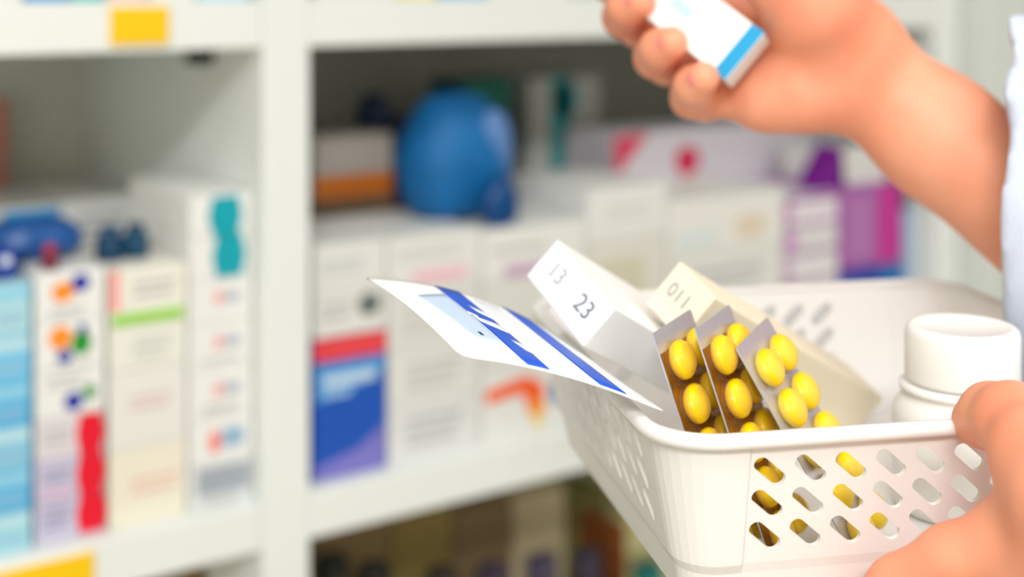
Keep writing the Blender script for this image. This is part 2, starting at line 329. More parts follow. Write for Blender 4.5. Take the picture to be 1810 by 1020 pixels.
# support behind so that nothing floats
row([1085, 1262, 1440], .137, .07, z_at(1290, 335, .13), [(220, 218, 215), (218, 216, 215)], ['pale carton at the back carrying the left half of the long carton', 'pale carton at the back carrying the right half of the long carton'])
bmz = z_at(1435, 345, .016)
tri = poly_plate([(-.024, 0), (.018, 0), (.014, .042), (.008, .042)], .03, 'tri')
to = new_obj('purple_display_card', tri, mat('purple_print', (120, 20, 140), .5)); to.location = (u_at(1440, .055), .06, bmz+.0002)
tag(to, 'small dark purple pointed carton on top of the purple-lined stack', 'box')
carton('white carton with a round end behind the forearm on top of the magenta carton', u_at(1484, .03), u_at(1580, .03), .03, .08, z_at(1538, 330, .016)+.0005, z_at(1538, 262, .03), (228, 228, 222), lines(1, .2, .8, .4, .6))
V_O = .165
row([556, 700], V_O, .1, z_at(620, 352, V_O), [(135, 110, 85)], ['brown carton at the back beside the upright, below the orange-banded one'], [[('r', 0, 1, .2, .5, (100, 80, 55))]])
carton('white carton with a broad orange band at the back beside the upright', u_at(556, V_O), u_at(694, V_O), V_O, .1, z_at(620, 352, V_O)+.0003, z_at(620, 238, V_O), (205, 195, 185), [('r', 0, 1, .02, .38, (235, 130, 40))])
small_bottle('small dark blue bottle standing on the orange-banded carton', (u_at(660, V_O+.05), V_O+.05, z_at(620, 238, V_O)+.0005), .016, .03, (20, 45, 85), (20, 40, 80))
zp = z_at(768, 412, .016)
# big blue pouch with a teal bottle behind
bm = bmesh.new(); bmesh.ops.create_uvsphere(bm, u_segments=40, v_segments=24, radius=1)
for v in bm.verts:
    x, y, z = v.co; wob = 1+.03*math.sin(6*x+4*z)+.022*math.sin(13*math.atan2(y, x)+2*z)*(1-z*z)
    v.co = Vector((math.copysign(abs(x)**.62, x)*.051*wob*(1-.15*max(0, z)), y*.040*wob, max(z, -.82)*.058+.82*.058))
bp = new_obj('blue_bag', bm_mesh(bm, 'bag', True), mat('bag_blue', (4, 104, 168), .6, var=.3, scale=30)); bp.location = (u_at(803, .083), .083, zp+.0004)
tag(bp, 'big rounded blue bag sitting on the front cartons of the right bay', 'bag')
bm = bmesh.new(); bmesh.ops.create_uvsphere(bm, u_segments=20, v_segments=14, radius=1)
for v in bm.verts: v.co = Vector((v.co.x*.018+.021, v.co.y*.010-.0305, v.co.z*.034+.058))
new_obj('pale_panel', bm_mesh(bm, 'panel', True), mat('bag_panel', (92, 132, 188), .6), bp)
pouch('dark navy pouch slumped at the right foot of the big blue bag', (u_at(884, .031), .031, z_at(944, 398, .016)+.0004), .017, .011, .021, (2, 70, 130), (2, 70, 130), 'navy_pouch')
carton('dark green-teal carton peeking over the big blue bag', u_at(815, .23), u_at(902, .23), .23, .06, ZS, z_at(860, 142, .23), (10, 95, 110), [('r', 0, 1, .9, 1, (20, 120, 100))])
carton('dark purple carton behind the left of the big blue bag', u_at(700, .275), u_at(785, .275), .275, .05, ZS, z_at(745, 205, .275), (70, 65, 105), [('r', .1, .9, .7, .85, (110, 85, 130))])
carton('grey-white carton with a teal ribbon print at the back of the right bay', u_at(935, .225), u_at(1062, .225), .225, .09, ZS, z_at(1000, 135, .225), (196, 198, 190),
       [('r', .30, .56, .3, 1, (60, 185, 185)), ('o', .34, .66, .84, .99, (0, 185, 195)), ('r', .56, .9, .45, .58, (130, 160, 155))])
# eye-level shelf: feet of boxes at the top of the picture
ZT = H-ST
tops = [(-40, 42, (238, 232, 230), 'pale carton at the far left of the eye-level shelf'), (45, 122, (25, 150, 215), 'bright blue carton on the eye-level shelf left of the yellow tag'), (126, 184, (50, 200, 190), 'turquoise carton on the eye-level shelf above the yellow tag'),
        (188, 262, (245, 205, 200), 'pale pink carton on the eye-level shelf above the yellow tag'), (266, 345, (240, 240, 232), 'plain white carton on the eye-level shelf right of the pale pink one'), (348, 440, (185, 225, 240), 'pale sky-blue carton on the eye-level shelf beside the upright')]
for a, b, c, l in tops: carton(l, u_at(a, .008), u_at(b, .008), .008, .1, ZT, ZT+.09+.01*math.sin(a), c)
tops = [(556, 700, (235, 230, 235), 'pale carton on the eye-level shelf right of the upright'), (705, 770, (245, 225, 120), 'yellow carton on the eye-level shelf of the right bay'), (775, 860, (120, 190, 230), 'light blue carton on the eye-level shelf of the right bay'), (866, 1000, (240, 238, 235), 'white carton on the eye-level shelf above the blue bag')]
for a, b, c, l in tops: carton(l, u_at(a, .008), u_at(b, .008), .008, .1, ZT, ZT+.08+.012*math.sin(a), c)
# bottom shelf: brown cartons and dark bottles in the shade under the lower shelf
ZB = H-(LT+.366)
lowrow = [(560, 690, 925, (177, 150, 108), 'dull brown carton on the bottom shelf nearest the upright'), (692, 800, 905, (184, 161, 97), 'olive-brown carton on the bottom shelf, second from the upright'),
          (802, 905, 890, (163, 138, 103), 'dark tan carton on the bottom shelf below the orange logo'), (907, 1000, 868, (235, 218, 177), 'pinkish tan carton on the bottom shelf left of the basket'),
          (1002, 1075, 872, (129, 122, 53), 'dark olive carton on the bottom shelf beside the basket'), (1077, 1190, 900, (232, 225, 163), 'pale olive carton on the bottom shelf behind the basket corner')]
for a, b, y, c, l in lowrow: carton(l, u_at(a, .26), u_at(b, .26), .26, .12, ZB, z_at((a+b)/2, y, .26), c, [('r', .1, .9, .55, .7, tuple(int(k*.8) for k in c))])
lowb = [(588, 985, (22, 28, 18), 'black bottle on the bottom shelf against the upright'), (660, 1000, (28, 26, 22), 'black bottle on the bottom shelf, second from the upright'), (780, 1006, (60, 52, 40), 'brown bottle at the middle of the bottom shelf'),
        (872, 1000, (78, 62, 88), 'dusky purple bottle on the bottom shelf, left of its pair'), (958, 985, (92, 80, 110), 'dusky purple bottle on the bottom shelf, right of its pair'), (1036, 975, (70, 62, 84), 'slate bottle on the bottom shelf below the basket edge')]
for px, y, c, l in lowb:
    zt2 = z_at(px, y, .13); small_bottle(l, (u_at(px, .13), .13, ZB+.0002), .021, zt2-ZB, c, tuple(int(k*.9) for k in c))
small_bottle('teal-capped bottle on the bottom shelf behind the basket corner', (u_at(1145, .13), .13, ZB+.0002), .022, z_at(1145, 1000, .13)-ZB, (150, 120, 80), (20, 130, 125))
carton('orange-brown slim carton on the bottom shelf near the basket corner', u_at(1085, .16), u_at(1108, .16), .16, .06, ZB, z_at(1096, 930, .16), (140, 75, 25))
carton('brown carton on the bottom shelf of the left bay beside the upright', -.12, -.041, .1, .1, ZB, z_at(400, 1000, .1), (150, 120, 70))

# ------------------------------------------------------------------ the basket
SQ = 11.3; A_ = math.radians(SQ)
bx = D3((math.cos(A_), math.sin(A_), 0)); by = D3((-math.sin(A_), math.cos(A_), 0))
S0 = V3(.0490, .4465, -.145)               # sharp front-left rim corner
WB = .2016; OFC = -.0028; RC = .020; PIT = .014; NC = 10; HB = .060
BC0 = S0 + bx*WB/2 + by*WB/2
BROT = Matrix((bx, by, Vector((0, 0, 1)))).transposed().to_4x4()
basket = empty('basket', BC0 - Vector((0, 0, HB))); basket.matrix_world = Matrix.Translation(BC0-Vector((0, 0, HB))) @ BROT
tag(basket, 'white plastic basket with slanted slots, held in the lower hand', 'basket')
rowh = .0112; zl = [0, .0037, .0074] + [.0074+rowh*k/4 for k in range(1, 13)] + [.0446, .048, .052, .056, HB]
def inset(d): return .012*(d/HB) + (.0012 if d > .0478 else 0)
stations = []                              # (wall, kind, value)
for wl in range(4):
    half = NC*PIT/2
    stations.append((wl, 'f', -(WB/2-RC)))
    stations.append((wl, 'e', -half+OFC-.0010))
    for k in range(NC*4+1): stations.append((wl, 'c', -half+OFC+k*PIT/4))
    stations.append((wl, 'e', half+OFC+.0010))
    stations.append((wl, 'f', (WB/2-RC)))
    for k in range(1, 8): stations.append((wl, 'a', k/8))
def wall_pt(st, d):
    wl, kind, val = st; ins = inset(d); h = WB/2-ins; r = RC-.8*ins
    if kind == 'c': p = (val, -h+(.0008 if .003 < d < .0479 else 0))
    elif kind == 'e': p = (val, -h)
    elif kind == 'f': p = (math.copysign(h-r, val), -h)
    else:
        a = -math.pi/2+val*math.pi/2; p = (h-r+r*math.cos(a), -(h-r)+r*math.sin(a))
    x, y = p
    for _ in range(wl): x, y = -y, x
    return Vector((x, y, HB-d))
bm = bmesh.new(); VV = {}
def gv(i, j):
    i %= len(stations)
    if (i, j) not in VV: VV[i, j] = bm.verts.new(wall_pt(stations[i], zl[j]))
    return VV[i, j]
per = len(stations)//4
skip = set()
for wl in range(4):
    for c in range(NC):
        i0 = wl*per+2+c*4
        if wl == 2 and c < 2: continue
        for r in range(3):
            j0 = 2+r*4
            for a in range(4):
                for b in range(4): skip.add((i0+a, j0+b))
            ring = [(i0+k, j0) for k in range(4)] + [(i0+4, j0+k) for k in range(4)] + [(i0+4-k, j0+4) for k in range(4)] + [(i0, j0+4-k) for k in range(4)]
            vc = stations[i0+2][2]; zc = zl[j0+2]; inner = []
            ang = math.radians(40)
            for n, (ii, jj) in enumerate(ring):
                # stadium outline, long axis from upper-left to lower-right; n=0 is its upper-left tip
                hl, hw = .0039, .0026
                end, th = (-1, math.pi+ang+n*math.pi/8) if n <= 4 else (1, ang+(n-8)*math.pi/8) if n <= 12 else (-1, math.pi+ang+(n-16)*math.pi/8)
                if n == 12: end = 1
                ox = end*hl*math.cos(ang)+hw*math.cos(th); oz = end*hl*math.sin(ang)+hw*math.sin(th)
                inner.append(bm.verts.new(wall_pt((wl, 'c', vc+ox), zc+oz)))
            for n in range(16):
                m = (n+1) % 16; bm.faces.new((gv(*ring[n]), gv(*ring[m]), inner[m], inner[n]))
for i in range(len(stations)):
    for j in range(len(zl)-1):
        if (i, j) in skip: continue
        bm.faces.new((gv(i, j), gv(i+1, j), gv(i+1, j+1), gv(i, j+1)))
wm = bm_mesh(bm, 'basket_wall', False)
wo = new_obj('wall', wm, M_PLASTIC, basket); sm = wo.modifiers.new('s', 'SOLIDIFY'); sm.thickness = .0016; sm.offset = 1; bake(wo)
for p in wo.data.polygons: p.use_smooth = False
# rim lip
bm = bmesh.new(); rings = []
lip = [(-.0012, -.0008), (.0002, .0006), (.0022, .0008), (.0040, .0002), (.0046, -.0016), (.0042, -.0036), (.0030, -.0040), (.0026, -.0020), (-.0010, -.0022)]
rst = [s for k, s in enumerate(stations) if s[1] != 'c' or True]
for s in rst:
    p = wall_pt(s, 0); wl, kind, val = s
    n = Vector((0, -1, 0)) if kind != 'a' else Vector((math.cos(-math.pi/2+val*math.pi/2), math.sin(-math.pi/2+val*math.pi/2), 0))
    for _ in range(wl): n = Vector((-n.y, n.x, 0))
    rings.append([bm.verts.new(p+n*a+Vector((0, 0, b))) for a, b in lip])
for k in range(len(rings)):
    a, b = rings[k], rings[(k+1) % len(rings)]
    for q in range(len(lip)): bm.faces.new((a[q], b[q], b[(q+1) % len(lip)], a[(q+1) % len(lip)]))
new_obj('rim', bm_mesh(bm, 'basket_rim', True), M_PLASTIC, basket)
bm = bmesh.new()
fa = [bm.verts.new(wall_pt(s, HB-.0005)*1.0+Vector((0, 0, 0))) for s in stations if s[1] in 'fa']; fb = [bm.verts.new(v.co+Vector((0, 0, .0016))) for v in fa]
bm.faces.new(fa); bm.faces.new(fb)
for k in range(len(fa)): m = (k+1) % len(fa); bm.faces.new((fa[k], fa[m], fb[m], fb[k]))
new_obj('base', bm_mesh(bm, 'basket_base'), M_PLASTIC, basket)
ZF = BC0.z-HB+.0016                        # inside floor of the basket

# ------------------------------------------------------------------ cartons in the basket
def free_box(name, label, o, R, d, rgb, bev=.0006, cat='box'):
    """o: a corner, R: camera-frame axes (columns), d: edge lengths; local x,y,z run along the axes"""
    ax = [D3([R[r][c] for r in range(3)]).normalized() for c in range(3)]
    root = new_obj(name, box_mesh(0, d[0], 0, d[1], 0, d[2], bev, 2), card(rgb))
    root.matrix_world = Matrix.Translation(o) @ Matrix(ax).transposed().to_4x4()
    tag(root, label, cat); return root
RA = [[-0.6231, -0.4815, 0.6164], [0.0406, 0.7671, 0.6403], [-0.7811, 0.424, -0.4584]]
RB = [[-0.6485, -0.4682, 0.6002], [0.0411, 0.7657, 0.6418], [-0.7601, 0.4409, -0.4773]]
boxA = free_box('tilted_carton', 'long tilted carton with a cream side behind the blister packs', V3(.07704, .535, -.120268)*1, RA, (.0210, .0238, .142), (252, 241, 212))
boxB = free_box('tilted_carton', 'tilted white carton with two printed numbers next to the leaflet', V3(.038064, .52, -.120848), RB, (.0187, .0435, .080), (252, 252, 250))
def end_text(parent, s, size, x, y, rot, rgb):  # print on the end face (local z=0 side)
    me = text_mesh(s, size, .00008)
    # text plane local: map text x -> +Y reversed so it reads from outside (-z side)
    m = Matrix(((0, -1, 0, x), (-1, 0, 0, y), (0, 0, -1, -.0001), (0, 0, 0, 1)))
    me.transform(Matrix.Rotation(rot, 4, 'Z')); me.transform(m)
    o = new_obj('printed_number', me, ink(rgb), parent); return o
end_text(boxB, '13', .0095, .0088, .0320, 0, (168, 178, 176)); end_text(boxB, '23', .0100, .0090, .0115, 0, (120, 126, 138))
end_text(boxA, '011', .0085, .0100, .0135, 0, (145, 150, 162))
# seam of the tuck flap across the two-number end
new_obj('flap_edge', box_mesh(.0008, .0180, .0214, .0217, -.00025, .0001), card((215, 215, 210)), boxB)
new_obj('flap_edge', box_mesh(-.0003, .0001, .001, .0425, .0015, .0021), card((235, 225, 195)), boxB)
# ------------------------------------------------------------------ bottle
bc = V3(.1735, .545, 0); bz = ZF+.0003
hb = (H-.1325)-bz
bot = empty('pill_bottle', (bc.x, bc.y, bz)); tag(bot, 'squat white plastic pill bottle with a ribbed screw cap in the basket', 'bottle')
new_obj('body', lathe_mesh([(.024, 0), (.026, .0015), (.0262, .004), (.0262, hb-.035), (.0258, hb-.032), (.0235, hb-.0285), (.0225, hb-.027), (.0225, hb-.0255), (.0236, hb-.0250), (.0236, hb-.0232), (.0222, hb-.0226), (.019, hb-.022)], 64), M_BOTTLE, bot)
bm = bmesh.new(); n = 90; prof = [(.0185, hb-.0215), (.0212, hb-.0215), (.0214, hb-.020), (.0214, hb-.004), (.0208, hb-.0018), (.0196, hb-.0008), (.0180, hb-.0006), (.0172, hb-.0013), (.0005, hb-.0013)]
rings = []
for pi_, (r, z) in enumerate(prof):
    rings.append([bm.verts.new(((r+(.00012*math.cos(k*math.pi) if 2 <= pi_ <= 3 else 0))*math.cos(2*math.pi*k/n), (r+(.00012*math.cos(k*math.pi) if 2 <= pi_ <= 3 else 0))*math.sin(2*math.pi*k/n), z)) for k in range(n)])
for a, b in zip(rings, rings[1:]):
    for k in range(n): bm.faces.new((a[k], a[(k+1) % n], b[(k+1) % n], b[k]))
bm.faces.new(rings[-1])
new_obj('cap', bm_mesh(bm, 'cap', True), M_BOTTLE, bot)

# ------------------------------------------------------------------ blister packs
def blister(label, near_top, cmat, dome, length, wdir, ldir, group, width=.041, rows=4, film=None):
    wv = D3(wdir).normalized(); lv = D3(ldir); lv = (lv-wv*lv.dot(wv)).normalized(); nv = lv.cross(wv).normalized()
    if nv.dot(CAM-near_top) < 0: nv = -nv
    t = empty('blister_pack', near_top); t.matrix_world = Matrix.Translation(near_top) @ Matrix((wv, lv, wv.cross(lv))).transposed().to_4x4()
    sg = 1 if nv.dot(wv.cross(lv)) > 0 else -1
    tag(t, label, 'blister pack', group)
    # card outline with rounded corners, thickness .5 mm, slightly wavy
    r = .0015; pts = []
    for cx, cy, a0 in ((width-r, r, -90), (width-r, length-r, 0), (r, length-r, 90), (r, r, 180)):
        for k in range(5): a = math.radians(a0+k*22.5); pts.append((cx+r*math.cos(a), cy+r*math.sin(a)))
    bm = bmesh.new(); a = [bm.verts.new((x, y, -.00025)) for x, y in pts]; b = [bm.verts.new((x, y, .00025)) for x, y in pts]
    bm.faces.new(a); bm.faces.new(b)
    for i in range(len(pts)): j = (i+1) % len(pts); bm.faces.new((a[i], a[j], b[j], b[i]))
    new_obj('foil_card', bm_mesh(bm, 'foil'), cmat, t)
    new_obj('tear_line', box_mesh(.001, width-.001, .0085, .0090, sg*.0002, sg*.0004) if sg > 0 else box_mesh(.001, width-.001, .0085, .0090, -.0004, -.0002), cmat, t)
    if film is not None:
        new_obj('amber_film', box_mesh(.0006, width-.0006, .0075, length-.0006, min(sg*.0002, sg*.0006), max(sg*.0002, sg*.0006)), film, t)
    pitch = .0155
    for c in range(2):
        for q in range(rows):
            cx = width*(.27+.46*c); cy = .0125+pitch*q
            bm = bmesh.new(); bmesh.ops.create_uvsphere(bm, u_segments=20, v_segments=12, radius=1)
            for v in bm.verts: v.co = Vector((cx+v.co.x*.0079, cy+v.co.y*.0069, sg*.0032+v.co.z*.0042))
            p = new_obj('pill', bm_mesh(bm, 'pill', True), M_PILL, t)
            bm = bmesh.new(); bmesh.ops.create_uvsphere(bm, u_segments=20, v_segments=14, radius=1)
            bmesh.ops.delete(bm, geom=[v for v in bm.verts if v.co.z*sg < -.05], context='VERTS')
            for v in bm.verts: v.co = Vector((cx+v.co.x*.0088, cy+v.co.y*.0074, sg*.0003+v.co.z*.0080))
            new_obj('blister_dome', bm_mesh(bm, 'dome', True), dome, p)
    return t
AMB = clear('amber_plastic', (255, 238, 185), .06); CLR = clear('clear_plastic', (250, 250, 245), .05)
wd = (.43, .9, 0); ld = (.30, -.14, -.94)
blister('amber blister pack of yellow pills at the basket corner, leftmost of the three', V3(.0470, .474, -.1187, 1.026), M_SILVER, AMB, .082, wd, ld, 'blister packs in the basket', rows=5, film=M_AMBER)
blister('amber blister pack of yellow pills, middle one of the three', V3(.0612, .4745, -.1172, 1.030), M_SILVER, AMB, .082, wd, ld, 'blister packs in the basket', rows=5, film=M_AMBER)
blister('silver blister pack of yellow pills, rightmost of the three', V3(.0752, .476, -.1240, 1.036), M_SILVER, CLR, .080, (.43, .9, .05), (.46, -.2, -.84), 'blister packs in the basket', rows=5)

# ------------------------------------------------------------------ leaflet over the rim
LA, LBt, LC, LD = V3(-.0535, .5208, -.1096), V3(-.0159, .4401, -.1169), V3(.05, .468, -.1425), V3(.0154, .55, -.1370)
lorig = (LA+LBt+LC+LD)/4
def leaf(s, t, lift=0):                    # s: A->D, t: A->B
    p = LA*(1-s)*(1-t)+LD*s*(1-t)+LBt*(1-s)*t+LC*s*t
    return p + Vector((0, 0, .0050*(4*s*(1-s))*(1-.45*t) + .002*(1-s)**2*math.sin(math.pi*t) + lift)) - lorig
def leaf_patch(poly, lift, th, name, m, parent, n=10):
    """poly: four (s,t) corners; curved patch with thickness"""
    bm = bmesh.new(); g = {}
    for L in (0, 1):
        for i in range(n+1):
            for j in range(n+1):
                a, b = i/n, j/n
                s = (poly[0][0]*(1-a)+poly[1][0]*a)*(1-b)+(poly[3][0]*(1-a)+poly[2][0]*a)*b
                t = (poly[0][1]*(1-a)+poly[1][1]*a)*(1-b)+(poly[3][1]*(1-a)+poly[2][1]*a)*b
                if name == 'sheet':        # round the outer corner
                    k = .06; ds, dt = max(0, k-s), max(0, t-1+k)
                    if ds and dt:
                        q = math.hypot(ds, dt)
                        if q > k: s = k-ds*k/q; t = 1-k+dt*k/q
                g[L, i, j] = bm.verts.new(leaf(s, t, lift-th*L))
    for i in range(n):
        for j in range(n):
            bm.faces.new((g[0, i, j], g[0, i+1, j], g[0, i+1, j+1], g[0, i, j+1])); bm.faces.new((g[1, i, j], g[1, i, j+1], g[1, i+1, j+1], g[1, i+1, j]))
    for i in range(n):
        for j in (0, n): bm.faces.new((g[0, i, j], g[0, i+1, j], g[1, i+1, j], g[1, i, j])); bm.faces.new((g[0, j, i], g[0, j, i+1], g[1, j, i+1], g[1, j, i]))
    return new_obj(name, bm_mesh(bm, name, True), m, parent)
lf = empty('leaflet', lorig); tag(lf, 'white leaflet with two blue stripes lying over the basket rim', 'leaflet')
leaf_patch([(0, 0), (1, 0), (1, 1), (0, 1)], 0, .0007, 'sheet', mat('leaflet_paper', (253, 253, 252), .5, var=.01), lf, 16)
BLU = mat('leaflet_blue', (0, 88, 212), .45, var=.08); PBL = mat('leaflet_pale_blue', (205, 225, 248), .5); PAPER = MATS['leaflet_paper']
leaf_patch([(.345, .02), (.475, .02), (.435, .985), (.325, .985)], .0002, .0003, 'blue_stripe', BLU, lf)
leaf_patch([(.720, .0), (.865, .01), (.822, .985), (.685, .985)], .0002, .0003, 'blue_stripe', BLU, lf)
leaf_patch([(.14, .28), (.33, .16), (.315, .80), (.19, .80)], .0002, .0003, 'pale_blue_panel', PBL, lf)
for q in ([(.40, .28), (.47, .36), (.46, .42), (.41, .36)], [(.335, .46), (.45, .50), (.445, .60), (.34, .52)], [(.40, .70), (.44, .72), (.44, .82), (.42, .80)], [(.335, .40), (.37, .44), (.36, .47), (.335, .43)]):
    leaf_patch(q, .00035, .0003, 'white_lettering', PAPER, lf, 3)
leaf_patch([(.235, .70), (.25, .70), (.25, .735), (.235, .735)], .00035, .0003, 'dark_mark', mat('leaflet_ink', (40, 60, 110), .5), lf, 2)
for k in range(4):
    leaf_patch([(.53+.035*k, .08), (.54+.035*k, .08), (.52+.035*k, .55-.1*(k % 2)), (.51+.035*k, .55-.1*(k % 2))], .0002, .0003, 'print_line', ink((222, 226, 236)), lf, 4)

# ------------------------------------------------------------------ carton in the raised hand
e1 = Vector((.64, 0, .77)).normalized(); e2 = Vector((-.70, .40, .59)); e2 = (e2-e1*e2.dot(e1)).normalized(); e3 = e2.cross(e1).normalized()
if e3.y < 0: e3 = -e3
HBo = C3(1282, 143, .60); HW, HL, HT = .0262, .082, .017
hx, hy, hz = D3(e1), D3(e2), D3(e3)
hb_ = new_obj('medicine_carton', box_mesh(0, HW, 0, HL, 0, HT, .0006, 2), card((252, 252, 250)))
hb_.matrix_world = Matrix.Translation(HBo) @ Matrix((hx, hy, hz)).transposed().to_4x4()
tag(hb_, 'slim white carton with a cyan end stripe, held in the raised hand', 'box')
new_obj('cyan_stripe', box_mesh(.0002, HW-.0002, .0004, .0068, -.0003, .0001), mat('cyan_print', (0, 160, 215), .45), hb_)
new_obj('cyan_corner', box_mesh(HW-.0001, HW+.0003, .0004, .0050, .0002, HT*.6), MATS['cyan_print'], hb_)
for k, (x0, x1, y0, y1, c) in enumerate([(.010, .0155, .030, .041, (195, 225, 238)), (.0165, .0185, .018, .036, (226, 230, 238)), (.012, .0135, .014, .028, (228, 230, 235)), (.007, .0082, .014, .030, (228, 230, 235))]):
    new_obj('printed_mark', box_mesh(x0, x1, y0, y1, -.0003, .0001), ink(c), hb_)

# ------------------------------------------------------------------ the person: two hands and a coat (smoothly blended volumes)
def cone_sdf(P, a, b, ra, rb):
    ba = b-a; pa = P-a; L = max(float(ba@ba), 1e-12)
    h = np.clip((pa@ba)/L, 0, 1); q = pa-h[:, None]*ba
    return np.sqrt((q*q).sum(1))-(ra+(rb-ra)*h)
def smin(a, b, k):
    h = np.maximum(k-np.abs(a-b), 0)/k; return np.minimum(a, b)-h*h*k*.25
def surface_nets(fn, lo, hi, vox):
    lo = np.array(lo, float); n = np.ceil((np.array(hi)-lo)/vox).astype(int)+1
    xs = [lo[i]+vox*np.arange(n[i]) for i in range(3)]
    B = 6; nb = (n+B-1)//B                    # skip blocks that the surface cannot reach
    bi = np.stack(np.meshgrid(*[np.arange(k) for k in nb], indexing='ij'), -1).reshape(-1, 3)
    dc = fn(lo+vox*(bi*B+(B-1)/2)); near = np.abs(dc) < vox*B*.9+.012
    Dp = np.repeat(np.repeat(np.repeat(dc.reshape(nb).astype(np.float32), B, 0), B, 1), B, 2)
    off = np.stack(np.meshgrid(*[np.arange(B)]*3, indexing='ij'), -1).reshape(-1, 3)
    act_b = bi[near]
    for i in range(0, len(act_b), 400):
        q = (act_b[i:i+400, None, :]*B+off[None]).reshape(-1, 3)
        Dp[q[:, 0], q[:, 1], q[:, 2]] = fn(lo+vox*q)
    D = np.ascontiguousarray(Dp[:n[0], :n[1], :n[2]])
    S = D < 0
    c = np.zeros((n[0]-1, n[1]-1, n[2]-1), np.int8); acc = np.zeros(c.shape+(3,), np.float32); cnt = np.zeros(c.shape, np.float32)
    corners = [(a, b, d) for a in (0, 1) for b in (0, 1) for d in (0, 1)]
    def sub(A, k): return A[k[0]:A.shape[0]-1+k[0], k[1]:A.shape[1]-1+k[1], k[2]:A.shape[2]-1+k[2]]
    for k in corners: c += sub(S, k).astype(np.int8)
    act = (c > 0) & (c < 8)
    for a in corners:
        for ax in range(3):
            if a[ax]: continue
            b = list(a); b[ax] = 1; b = tuple(b)
            da, db = sub(D, a)[act], sub(D, b)[act]; m = (da < 0) != (db < 0)
            t = np.where(m, da/np.where(m, da-db, 1), 0)
            p = np.tile(np.array(a, np.float32), (len(t), 1)); p[:, ax] += t
            acc[act] += p*m[:, None]; cnt[act] += m
    idx = -np.ones(c.shape, np.int64); w = np.argwhere(act); idx[act] = np.arange(len(w))
    verts = lo+vox*(w+acc[act]/cnt[act][:, None])
    faces = []
    for ax in range(3):
        o1, o2 = [(1, 2), (2, 0), (0, 1)][ax]
        s0 = [slice(1, -1)]*3; s0[ax] = slice(0, -1); s1 = [slice(1, -1)]*3; s1[ax] = slice(1, None)
        a, b = S[tuple(s0)], S[tuple(s1)]
        for flip, mk in ((False, a & ~b), (True, ~a & b)):
            e = np.argwhere(mk)
            if not len(e): continue
            e = e+np.array([0 if i == ax else 1 for i in range(3)])
            def cell(d1, d2):
                q = e.copy(); q[:, o1] -= d1; q[:, o2] -= d2; return idx[q[:, 0], q[:, 1], q[:, 2]]
            q = np.stack([cell(1, 1), cell(0, 1), cell(0, 0), cell(1, 0)], 1)
            faces.append(q[:, ::-1] if flip else q)
    return verts, np.concatenate(faces)
def npv(p): return np.array(p, float)
def limb(palm, fingers, kp, kf, kj, vox, pad=.006):
    """palm: list of chains [(point, radius)...]; fingers: list of chains; every chain tapers, palm blends softly"""
    allp = [p for ch in palm+fingers for p in ch]
    lo = np.min([npv(p)-r for p, r in allp], 0)-pad; hi = np.max([npv(p)+r for p, r in allp], 0)+pad
    def chain(P, ch, k):
        d = None
        for (a, ra), (b, rb) in zip(ch, ch[1:]):
            e = cone_sdf(P, npv(a), npv(b), ra, rb); d = e if d is None else smin(d, e, k)
        return d
    def fn(P):
        d = None
        for ch in palm:
            e = chain(P, ch, kp); d = e if d is None else smin(d, e, kp)
        out = d
        for ch in fingers: out = np.minimum(out, smin(d, chain(P, ch, kf), kj))
        return out
    return surface_nets(fn, lo, hi, vox)

person = empty('person', V3(.60, .46, -H)); tag(person, 'person in a white coat holding the basket and a small carton', 'person')
PO = person.location
# right hand (raised): palm to the lens, fingers wrapped round the carton
def q3(px, py, Z): return C3(px, py, Z)
WRr = q3(1497, 112, .640); ELr = V3(.345, .585, -.200)
palmR = [
    [(ELr, .040), (WRr*.42+ELr*.58, .0315), (WRr*.80+ELr*.20, .0262), (WRr, .0245)],
    [(WRr, .0240), (q3(1420, 120, .648), .0215), (q3(1345, 100, .655), .0165), (q3(1300, 120, .656), .0125)],
    [(WRr, .0230), (q3(1400, 60, .655), .0190), (q3(1290, 40, .662), .0140), (q3(1200, -20, .672), .0120)],
    [(q3(1470, 140, .632), .0205), (q3(1410, 160, .630), .0165), (q3(1345, 172, .634), .0125), (q3(1305, 170, .640), .0095)],   # heel below the little finger
    [(q3(1490, 70, .630), .0215), (q3(1432, 10, .618), .0205), (q3(1385, -35, .612), .0150)],                                     # thumb mound
]
fingR = [
    [(q3(1310, 155, .650), .0105), (q3(1245, 176, .640), .0092), (q3(1222, 172, .622), .0088), (q3(1226, 152, .606), .0080), (q3(1243, 138, .598), .0070)],
    [(q3(1270, 90, .660), .0110), (q3(1180, 112, .648), .0096), (q3(1158, 102, .630), .0090), (q3(1166, 86, .613), .0082), (q3(1187, 76, .606), .0072)],
    [(q3(1220, 30, .668), .0112), (q3(1130, 46, .660), .0098), (q3(1102, 30, .642), .0092), (q3(1108, 12, .624), .0084), (q3(1130, 2, .617), .0074)],
    [(q3(1170, -25, .674), .0110), (q3(1085, -30, .668), .0096), (q3(1058, -45, .652), .0090), (q3(1066, -62, .636), .0082), (q3(1088, -72, .628), .0072)],
    [(q3(1385, -35, .612), .0150), (q3(1320, -62, .608), .0115), (q3(1250, -90, .612), .0105), (q3(1215, -108, .618), .0085)],
]
v1, f1 = limb(palmR, fingR, .012, .004, .006, .0017)
